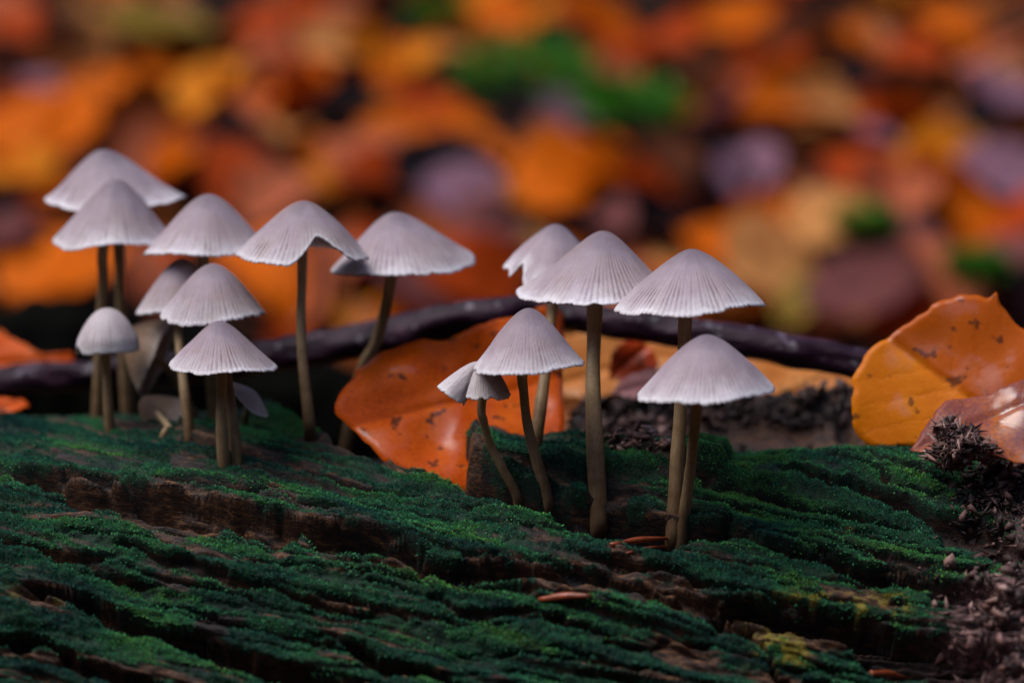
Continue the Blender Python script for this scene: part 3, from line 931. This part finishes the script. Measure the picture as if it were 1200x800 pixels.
outline_leaf('tan_leaf', 'curled tan leaf with an upturned tip under the dark branch', [(760, 400), (800, 394), (850, 402), (900, 420), (940, 428), (964, 420), (970, 403), (977, 408), (974, 430), (950, 446), (915, 462), (880, 472), (820, 470), (770, 450)],
             [(770, 415), (960, 432)], W(860, 435, 0.575), (0.0, -0.75, 0.65), ML_tan, seed=12, curve=0.12, ruff=0.0016)
outline_leaf('dull_orange_leaf', 'flat dull orange leaf lying below the curled tan leaf', [(860, 478), (900, 455), (950, 430), (1010, 420), (1040, 440), (1040, 480), (960, 488)],
             [(870, 476), (1030, 430)], W(960, 455, 0.588), (0.0, -0.6, 0.8), ML_tan, seed=13, curve=0.02)
outline_leaf('red_leaf', 'small dark red curled leaf behind the thickest stem', [(714, 440), (716, 415), (728, 400), (748, 397), (764, 408), (772, 428), (762, 446), (735, 450)],
             [(716, 440), (760, 404)], W(742, 424, 0.57), (0.1, -0.85, 0.5), ML_red, seed=14, curve=0.25, ruff=0.002)
outline_leaf('pink_leaf', 'pinkish scrap of leaf below the small red leaf', [(716, 458), (735, 440), (762, 430), (790, 436), (800, 452), (780, 462), (740, 466)],
             [(720, 458), (790, 440)], W(750, 448, 0.562), (0.0, -0.7, 0.7), ML_mauve, seed=15)
outline_leaf('bright_leaf', 'bright orange leaf over the branch at the left edge', [(-60, 432), (-30, 395), (0, 386), (26, 402), (52, 418), (84, 413), (88, 424), (40, 438), (0, 446)],
             [(-50, 430), (80, 420)], W(20, 415, 0.60), (0.0, -0.8, 0.6), ML_orange, seed=16)
outline_leaf('bright_leaf_tip', 'bright orange leaf tip under the branch at the left edge', [(-50, 470), (-10, 466), (28, 467), (34, 474), (20, 482), (-10, 486), (-50, 490)],
             [(-40, 480), (30, 472)], W(0, 476, 0.565), (0.0, -0.5, 0.85), ML_orange, seed=17, ruff=0.0006)
outline_leaf('beige_leaf', 'flat beige leaf in the gap behind the thickest stem', [(640, 400), (690, 388), (760, 396), (780, 420), (740, 452), (690, 470), (650, 460)],
             [(650, 450), (770, 410)], W(700, 430, 0.59), (0.0, -0.8, 0.6), ML_tan, seed=18)

# ------------------------------------------------------------------ branches
bpts = [W(-140, 470, 0.60), W(0, 446, 0.595), W(110, 438, 0.585), W(230, 428, 0.585), W(340, 414, 0.578), W(450, 394, 0.575), W(560, 370, 0.57),
        W(640, 366, 0.57), W(760, 384, 0.562), W(880, 402, 0.555), W(1010, 426, 0.55), W(1110, 448, 0.546), W(1240, 482, 0.545)]
V, F, T = tube(bpts, [0.0030, 0.0031, 0.0032, 0.0034, 0.0037, 0.0039, 0.0038, 0.0034, 0.0033, 0.0035, 0.0034, 0.0032, 0.003], 24, 0.20, 5)
br = mesh_obj('dark_branch', V, F, M_bark)
tag(br, 'dark wet branch with pale lichen lying across behind the mushrooms', 'branch')
bpts = [W(-900, 470, 0.75), W(-300, 474, 0.75), W(0, 466, 0.745), W(200, 478, 0.74), W(330, 500, 0.735), W(520, 560, 0.73), W(760, 760, 0.73)]
V, F, T = tube(bpts, [0.030, 0.029, 0.028, 0.026, 0.022, 0.017, 0.015], 28, 0.12, 9)
br = mesh_obj('hollow_shade_branch', V, F, M_dark)  # added branch, coloured near black to pass for the shaded hollow
tag(br, 'thick blackish branch added to stand for the shaded hollow, blurred, behind the left cluster', 'branch')

# ------------------------------------------------------------------ splinters, crumbs and clumps on the log
def splinter(label, a, bpx, width, lift=0.0006):
    p, q = log_hit(*a), log_hit(*bpx)
    if p is None or q is None: return
    d0 = Vector((0, -0.6, 0.8)) * lift
    mid = (p + q) / 2 + d0 * 1.6
    V, F, T = tube([p + d0, mid, q + d0], [width * 0.35 * PX, width * 0.5 * PX, width * 0.25 * PX], 8, 0.2, 3)
    o = mesh_obj('wood_splinter', V, F, M_splint)
    tag(o, label, 'splinter', 'red wood splinters on the log')


splinter('bright red splinter of wood lying in the crack below the moss', (632, 704), (692, 700), 10)
splinter('dull red splinter at the foot of the two crossing stems', (716, 640), (786, 632), 8)
splinter('thin red splinter just below the foot of the two crossing stems', (735, 650), (782, 642), 5)
splinter('short red splinter at the bottom of the log under the dark hollow', (1020, 790), (1062, 796), 9)


def shard_mass(name, label, cat, n, posfun, size, parent=None, kind=None, mat=None, flat=0.5, lo=0.0, hi=1.0, fibre=0.3):
    """irregular small chips piled together as one mass"""
    vs = []; fs = []; tn_ = []
    for i in range(n):
        p = posfun(i)
        if p is None: continue
        s = size * random.choice((0.3, 0.4, 0.4, 0.5, 0.7, 1.0, 1.9))
        m = Matrix.Rotation(random.uniform(0, 6.28), 3, Vector((random.gauss(0, 1), random.gauss(0, 1), random.gauss(0, 1))).normalized())
        b0 = len(vs)
        fib = random.random() < fibre
        kx, ky = (random.uniform(1.2, 1.9), 0.3) if fib else (random.uniform(0.7, 1.5), random.uniform(0.4, 1.0))
        kz = 0.25 if fib else flat + 0.15
        for (x, y, z) in ((1, 0.2, 0.1), (-1, 0.1, -0.2), (0.4, 1, 0.3), (-0.3, -1, 0.1), (0.3, -0.3, 1), (-0.4, 0.4, -1)):
            j3 = [random.uniform(-0.35, 0.35) for _ in range(3)]
            vs.append(p + m @ Vector(((x + j3[0]) * s * kx, (y + j3[1]) * s * ky, (z + j3[2]) * s * kz)))
        fs += [[b0 + a_, b0 + c2, b0 + d2] for a_, c2, d2 in ((0, 2, 4), (2, 1, 4), (1, 3, 4), (3, 0, 4), (2, 0, 5), (1, 2, 5), (3, 1, 5), (0, 3, 5))]
        tn_ += [random.uniform(lo, hi)] * 6
    if not vs: return None
    c0 = sum(vs, Vector()) / len(vs)
    o = mesh_obj(name, np.array(vs), np.array(fs), mat or M_crumb, smooth=False, attrs={'tone': tn_}, loc=tuple(c0))
    tag(o, label, cat, None, kind)
    return o


def scatter_on_log(x0, x1, y0, y1, up=0.0008):
    def f(i):
        h = log_hit(random.uniform(x0, x1), random.uniform(y0, y1))
        return None if h is None else h + Vector((0, -0.3, 1)) * random.uniform(0, up)
    return f


def gauss_on_log(cx, cy, sx, sy, up):
    def f(i):
        gx_, gy_ = random.gauss(0, 1), random.gauss(0, 1)
        h = log_hit(cx + gx_ * sx, cy + gy_ * sy)
        if h is None: return None
        return h + Vector((0, -0.3, 1)) * random.uniform(0, up) * math.exp(-0.5 * (gx_ * gx_ + gy_ * gy_))
    return f


shard_mass('wood_crumbs', 'pinkish brown wood crumbs heaped behind the thickest stem', 'wood crumbs', 420, gauss_on_log(744, 506, 24, 9, 0.003), 0.0008, kind='stuff', lo=0.35, hi=1.0)
def clump_point(i):
    an, r = random.uniform(0, 6.283), random.random() ** 0.6
    lump = 1 + 0.28 * math.sin(3 * an + 1) + 0.15 * math.sin(5 * an)
    return W(1124 + 36 * r * lump * math.cos(an), 523 + 27 * r * lump * math.sin(an), 0.5 - 0.005 * (1 - r * r) + random.gauss(0, 0.001))


shard_mass('crumbly_clump', 'brown clump of rotten wood shreds before the wet mauve leaf', 'wood clump', 1300, clump_point, 0.0008, flat=0.15, lo=0.1, hi=1.0, fibre=0.6)
shard_mass('rotten_crumbs', 'pink grey rotten wood crumbs at the right end of the log', 'wood crumbs', 500, gauss_on_log(1175, 715, 40, 55, 0.003), 0.0010, kind='stuff', flat=0.4, lo=0.1, hi=1.0)
shard_mass('bark_flakes', 'dark bark flakes along the bare wood behind the moss ridge', 'bark flakes', 420, scatter_on_log(665, 1000, 456, 505, 0.0012), 0.0013, kind='stuff', flat=0.3, lo=0.0, hi=0.55)
shard_mass('brown_crumbs', 'brown wood crumbs below the clump of rotten shreds', 'wood crumbs', 900, gauss_on_log(1166, 572, 22, 26, 0.004), 0.0008, kind='stuff', lo=0.0, hi=0.8)

# ------------------------------------------------------------------ fallen leaves on the bank behind
def unit_leaf(seed):
    """one beech-like leaf blade, 1 m long before scaling, with curl, folds and a stalk end"""
    r = random.Random(seed)
    nu, nv = 15, 9
    wid = r.uniform(0.27, 0.36)
    u = np.linspace(0, 1, nu); v = np.linspace(-1, 1, nv)
    U, Vv = np.meshgrid(u, v, indexing='ij')
    prof = wid * np.sin(np.pi * U ** 0.85) ** 0.8 * (1 + 0.06 * noise(U * 9, Vv * 0.5 + 3, seed))
    prof = np.maximum(prof, 0.006)
    xx = U - 0.5
    yy = prof * Vv
    fold = r.uniform(-0.5, 0.9); bend = r.uniform(-0.9, 0.6)
    zz = fold * np.abs(yy) * 0.5 + fold * yy ** 2 + bend * (U - 0.5) ** 2 * 0.55 + r.uniform(-0.35, 0.35) * xx * yy * 2 + 0.05 * fbm(U * 4, yy * 5, seed + 3, 2)
    V = np.stack([xx, yy, zz], -1).reshape(-1, 3)
    me = bpy.data.meshes.new('fallen_leaf')
    me.from_pydata([tuple(p) for p in V], [], grid_faces(nu, nv).tolist())
    me.polygons.foreach_set('use_smooth', np.ones(len(me.polygons), dtype=bool))
    ul = me.uv_layers.new(name='leaf')
    li = np.zeros(len(me.loops), dtype=np.int32); me.loops.foreach_get('vertex_index', li)
    ul.data.foreach_set('uv', np.stack([(xx.ravel() + 0.5) * 7, yy.ravel() * 7], -1).astype(np.float32)[li].ravel())
    return me


def bank_leaf_mat(name, c):
    return mat_leaf('bank_' + name, [x * 0.42 for x in c], [x * 0.8 for x in c], [min(0.8, x * 1.05) for x in c], 0.6, 0.0, 0.12, 0.4, 0.25, spec=0.06)


BC = {  # colour word, base colour
    'orange': ('bright orange', (0.78, 0.15, 0.002)),
    'amber': ('amber yellow', (0.78, 0.24, 0.010)),
    'rust': ('rust red', (0.46, 0.055, 0.003)),
    'brown': ('dark brown', (0.09, 0.022, 0.006)),
    'tan': ('pale tan', (0.70, 0.30, 0.09)),
    'pink': ('pinkish brown', (0.54, 0.14, 0.06)),
    'mauve': ('dull mauve', (0.20, 0.065, 0.060)),
    'lilac': ('lilac grey', (0.30, 0.15, 0.21)),
    'olive': ('olive yellow', (0.30, 0.20, 0.03)),
    'gap_black': ('shade-black', (0.006, 0.003, 0.004)),  # near-black colour paints the shaded gaps between leaves
}
BM = {k: bank_leaf_mat(k, c) for k, (wd2, c) in BC.items()}
UL = [unit_leaf(100 + i) for i in range(9)]
ULM = {}
for k in BC:
    for i, me in enumerate(UL):
        m2 = me.copy(); m2.materials.append(BM[k]); ULM[(k, i)] = m2


def bank_point(px, py):
    r = ray(px, py)
    t = 0.7
    for _ in range(400):
        p = CAM + r * t
        if p.z < float(ground_z(p.x, p.y)):
            return p
        t += 0.008
    return CAM + r * t


COLS = [(0, 'over the tall pair'), (190, 'above the left cluster'), (310, 'over the notched cap'), (420, 'over the curved-stem cap'),
        (570, 'over the ragged cap'), (675, 'over the large middle cap'), (770, 'over the rightmost mushrooms'), (900, 'over the bare branch'), (1010, 'over the golden leaf'), (1140, 'near the right edge')]
ROWS = [(0, 'topmost on'), (60, 'high on'), (130, 'halfway up'), (210, 'low on'), (290, 'at the foot of')]
leaf_n = 0


def bank_leaf(px, py, key, size, spin=None, lift=0.012, tilt=0.45, jitter=0.0):
    global leaf_n
    p = bank_point(px, py + lift * 2400)
    o = bpy.data.objects.new('fallen_leaf', ULM[(key, random.randrange(len(UL)))])
    COL.objects.link(o)
    sl2 = math.atan(0.31)
    nrm = Vector((random.gauss(0, tilt), -math.sin(sl2) * 1.5 + random.gauss(0, tilt), math.cos(sl2))).normalized()
    q = nrm.to_track_quat('Z', 'Y')
    sp_ = random.uniform(0, 6.28) if spin is None else spin
    o.rotation_mode = 'QUATERNION'
    o.rotation_quaternion = q @ Matrix.Rotation(sp_, 3, 'Z').to_quaternion()
    o.location = p + Vector((0, -0.3, 1)) * lift
    size *= 0.9
    o.scale = (size, size, size * random.uniform(0.7, 1.2))
    col = [t for x, t in COLS if px >= x][-1] if px >= 0 else COLS[0][1]
    row = [t for y, t in ROWS if py >= y][-1] if py >= 0 else ROWS[0][1]
    lb = 'blurred %s%s leaf %s the bank %s' % ('small ' if size < 0.051 else 'large ' if size > 0.064 else '', BC[key][0], row, col)
    tag(o, lb, 'leaf', 'blurred fallen leaves on the bank behind')
    leaf_n += 1
    return o


SPEC = [  # photo x, y, colour, length in m
    (25, 20, 'rust', .06), (75, 30, 'brown', .06), (112, 24, 'tan', .05), (170, 22, 'olive', .06), (215, 20, 'olive', .05), (45, 95, 'lilac', .035), (125, 108, 'orange', .065), (195, 92, 'orange', .07), (250, 95, 'amber', .07),
    (285, 118, 'orange', .06), (270, 145, 'pink', .05), (30, 140, 'orange', .07), (85, 152, 'orange', .06), (12, 200, 'amber', .06), (55, 205, 'orange', .06), (330, 68, 'pink', .06), (350, 112, 'rust', .05), (392, 48, 'tan', .06), (445, 68, 'amber', .06),
    (482, 76, 'amber', .05), (300, 30, 'rust', .06), (350, 20, 'rust', .06), (420, 20, 'brown', .06), (505, 122, 'rust', .06), (470, 148, 'orange', .05), (560, 150, 'orange', .06), (432, 178, 'pink', .06), (388, 206, 'amber', .045), (340, 158, 'tan', .045), (370, 180, 'orange', .06),
    (232, 168, 'mauve', .05), (205, 200, 'orange', .05), (290, 215, 'rust', .07), (330, 225, 'pink', .06), (450, 215, 'rust', .06), (545, 238, 'lilac', .06), (570, 265, 'mauve', .06), (300, 322, 'orange', .07), (50, 305, 'orange', .07), (95, 322, 'orange', .06), (20, 270, 'mauve', .05),
    (370, 335, 'pink', .07), (500, 345, 'mauve', .07), (420, 300, 'rust', .07), (180, 330, 'pink', .05), (560, 320, 'rust', .07), (540, 60, 'tan', .05), (575, 20, 'orange', .06), (620, 20, 'amber', .05),
    (690, 22, 'orange', .06), (725, 82, 'pink', .06), (780, 40, 'rust', .06), (855, 18, 'orange', .06), (990, 35, 'orange', .07), (1100, 30, 'orange', .06), (1060, 60, 'rust', .06), (1140, 72, 'pink', .07), (1182, 105, 'lilac', .06), (1040, 132, 'rust', .06), (920, 112, 'orange', .06), (900, 70, 'rust', .06), (960, 132, 'tan', .05),
    (1010, 158, 'lilac', .05), (1090, 190, 'amber', .06), (1110, 205, 'orange', .06), (1130, 262, 'orange', .07), (1180, 200, 'lilac', .06), (1120, 158, 'tan', .05), (650, 205, 'orange', .07), (705, 200, 'orange', .06), (640, 172, 'pink', .05), (620, 230, 'amber', .05), (780, 190, 'brown', .06), (820, 230, 'rust', .06), (800, 90, 'brown', .06),
    (900, 312, 'tan', .08), (960, 262, 'tan', .07), (932, 356, 'olive', .04), (880, 260, 'orange', .05), (1010, 335, 'mauve', .07), (1050, 292, 'mauve', .07), (1085, 330, 'pink', .07), (860, 290, 'orange', .06), (1050, 230, 'pink', .06), (1160, 300, 'mauve', .06), (880, 205, 'lilac', .05), (830, 130, 'lilac', .04),
    (760, 320, 'rust', .07), (700, 260, 'mauve', .06), (1000, 200, 'rust', .06), (1180, 250, 'rust', .06), (1190, 20, 'brown', .06), (930, 40, 'brown', .06),
]
GAP_SHADE = [(20, 62, .05), (275, 180, .07), (300, 195, .06), (410, 108, .05), (402, 132, .05), (510, 178, .06), (495, 200, .05), (650, 48, .05), (720, 172, .06), (780, 262, .06), (960, 8, .05), (850, 172, .05), (880, 225, .05), (1000, 92, .05), (1020, 300, .05), (160, 60, .05), (10, 250, .06), (180, 130, .04), (740, 160, .06), (1175, 330, .06), (1145, 130, .04), (600, 110, .04), (470, 20, .04), (840, 220, .05)]
keys = ['orange'] * 4 + ['rust'] * 8 + ['brown'] * 6 + ['amber'] * 1 + ['pink'] * 3 + ['mauve'] * 3 + ['tan', 'lilac'] + ['gap_black'] * 3
# the layer underneath, then the leaves that show
for i in range(150):
    px = random.uniform(-60, 1260); py = random.uniform(-40, 390)
    bank_leaf(px, py, random.choice(keys), random.uniform(0.045, 0.075), lift=random.uniform(0.0, 0.01))
for (x, y, s_) in GAP_SHADE:  # black blades laid where the litter has shaded gaps
    bank_leaf(x, y, 'gap_black', s_, lift=0.017, tilt=0.3)
for (x, y, k, s_) in SPEC:
    bank_leaf(x, y, k, s_, lift=random.uniform(0.013, 0.022), tilt=0.35)


def moss_clump(label, px, py, rad):
    p = bank_point(px, py + 48) + Vector((0, -0.006, 0.024))
    vs = []; fs = []; tn_ = []
    for i in range(520):
        u_ = Vector((random.gauss(0, 1), random.gauss(0, 1), random.gauss(0, 0.6)))
        u_ = u_.normalized() * rad * random.uniform(0.3, 1.0) ** 0.5
        u_.z *= 0.5
        d0 = (u_.normalized() + Vector((0, 0, 0.7)) + Vector((random.gauss(0, .3), random.gauss(0, .3), 0))).normalized()
        s0 = d0.cross(Vector((random.gauss(0, 1), random.gauss(0, 1), random.gauss(0, 1)))).normalized()
        L0 = random.uniform(0.004, 0.009)
        k = len(vs)
        vs += [u_, u_ + d0 * L0 * 0.5 + s0 * L0 * 0.25, u_ + d0 * L0, u_ + d0 * L0 * 0.5 - s0 * L0 * 0.25]
        fs.append([k, k + 1, k + 2, k + 3]); tn_ += [random.random()] * 4
    o = mesh_obj('moss_clump', np.array(vs), np.array(fs), M_green, smooth=False, attrs={'tone': tn_})
    o.location = p
    tag(o, label, 'moss', 'green moss clumps on the bank')


moss_clump('bright green moss clump high on the bank over the ragged cap', 612, 84, 0.036)
moss_clump('bright green moss clump on the bank over the large middle cap', 738, 132, 0.026)
moss_clump('small green moss clump at the top of the bank over the wide cap', 515, 22, 0.014)
moss_clump('small green moss clump low on the bank near the big golden leaf', 1010, 276, 0.011)
moss_clump('dark green moss clump at the foot of the bank just above the golden leaf', 1140, 328, 0.010)

# the leaf litter beyond and beneath, which nobody could count
LIT = []
lv = []; lf = []; luv = []
for i in range(2600):
    if i < 900:
        x_, y_ = random.uniform(-0.7, 0.7), random.uniform(0.2, 1.7)
    else:
        x_, y_ = random.gauss(0, 1.2), random.uniform(-1.2, 2.8)
    if -0.12 < y_ < 0.16 and abs(x_) < 0.65: continue
    me = UL[random.randrange(len(UL))]
    LIT.append((x_, y_))
    co = np.zeros(len(me.vertices) * 3, dtype=np.float32); me.vertices.foreach_get('co', co)
    co = co.reshape(-1, 3)
    row_ = co.reshape(15, 9, 3)[::2, ::2]
    m = (Matrix.Rotation(random.uniform(0, 6.28), 3, 'Z') @ Matrix.Rotation(random.gauss(0, 0.35), 3, 'X') @ Matrix.Rotation(random.gauss(0.1, 0.3), 3, 'Y'))
    s_ = random.uniform(0.04, 0.075)
    pts = row_.reshape(-1, 3) * s_ @ np.array(m).T + np.array([x_, y_, float(ground_z(x_, y_)) + random.uniform(-0.002, 0.004)])
    k = len(lv) * 40
    lv.append(pts); lf.append(grid_faces(8, 5) + k)
    luv.append(np.stack([row_[..., 0].ravel() * 7 + random.uniform(-40, 40), row_[..., 1].ravel() * 7 + random.choice([-1, 1]) * 0], -1))
ML_litter = mat_leaf('litter_leaves', (0.10, 0.03, 0.012), (0.30, 0.08, 0.015), (0.48, 0.16, 0.02), 0.4, 0.4, 0.3, 0.5)
o = mesh_obj('leaf_litter', np.concatenate(lv), np.concatenate(lf), ML_litter, uv=np.concatenate(luv))
tag(o, 'uncounted brown and rust beech leaf litter covering the forest floor', 'leaf litter', None, 'stuff')
# leaves alike in colour and place: say which of them each one is
bank = {}
for o in list(COL.objects):
    if o.get('group') == 'blurred fallen leaves on the bank behind':
        bank.setdefault(o['label'], []).append(o)
ORD = ['leftmost one', 'second from left', 'third from left', 'fourth from left', 'fifth from left']
for lb, lst in bank.items():
    if len(lst) < 2: continue
    lst.sort(key=lambda q: proj(q.location)[0])
    names = ['left one', 'right one'] if len(lst) == 2 else ['left one', 'middle one', 'right one'] if len(lst) == 3 else ORD
    for q, nm_ in zip(lst, names):
        t_ = lb + ', ' + nm_
        if len(t_.split()) > 16: t_ = t_.replace('blurred ', '')
        if len(t_.split()) > 16: t_ = t_.replace(' the bank', ' bank')
        if len(t_.split()) > 16: t_ = t_.replace(' one', '')
        q['label'] = t_
print('bank leaves', leaf_n)
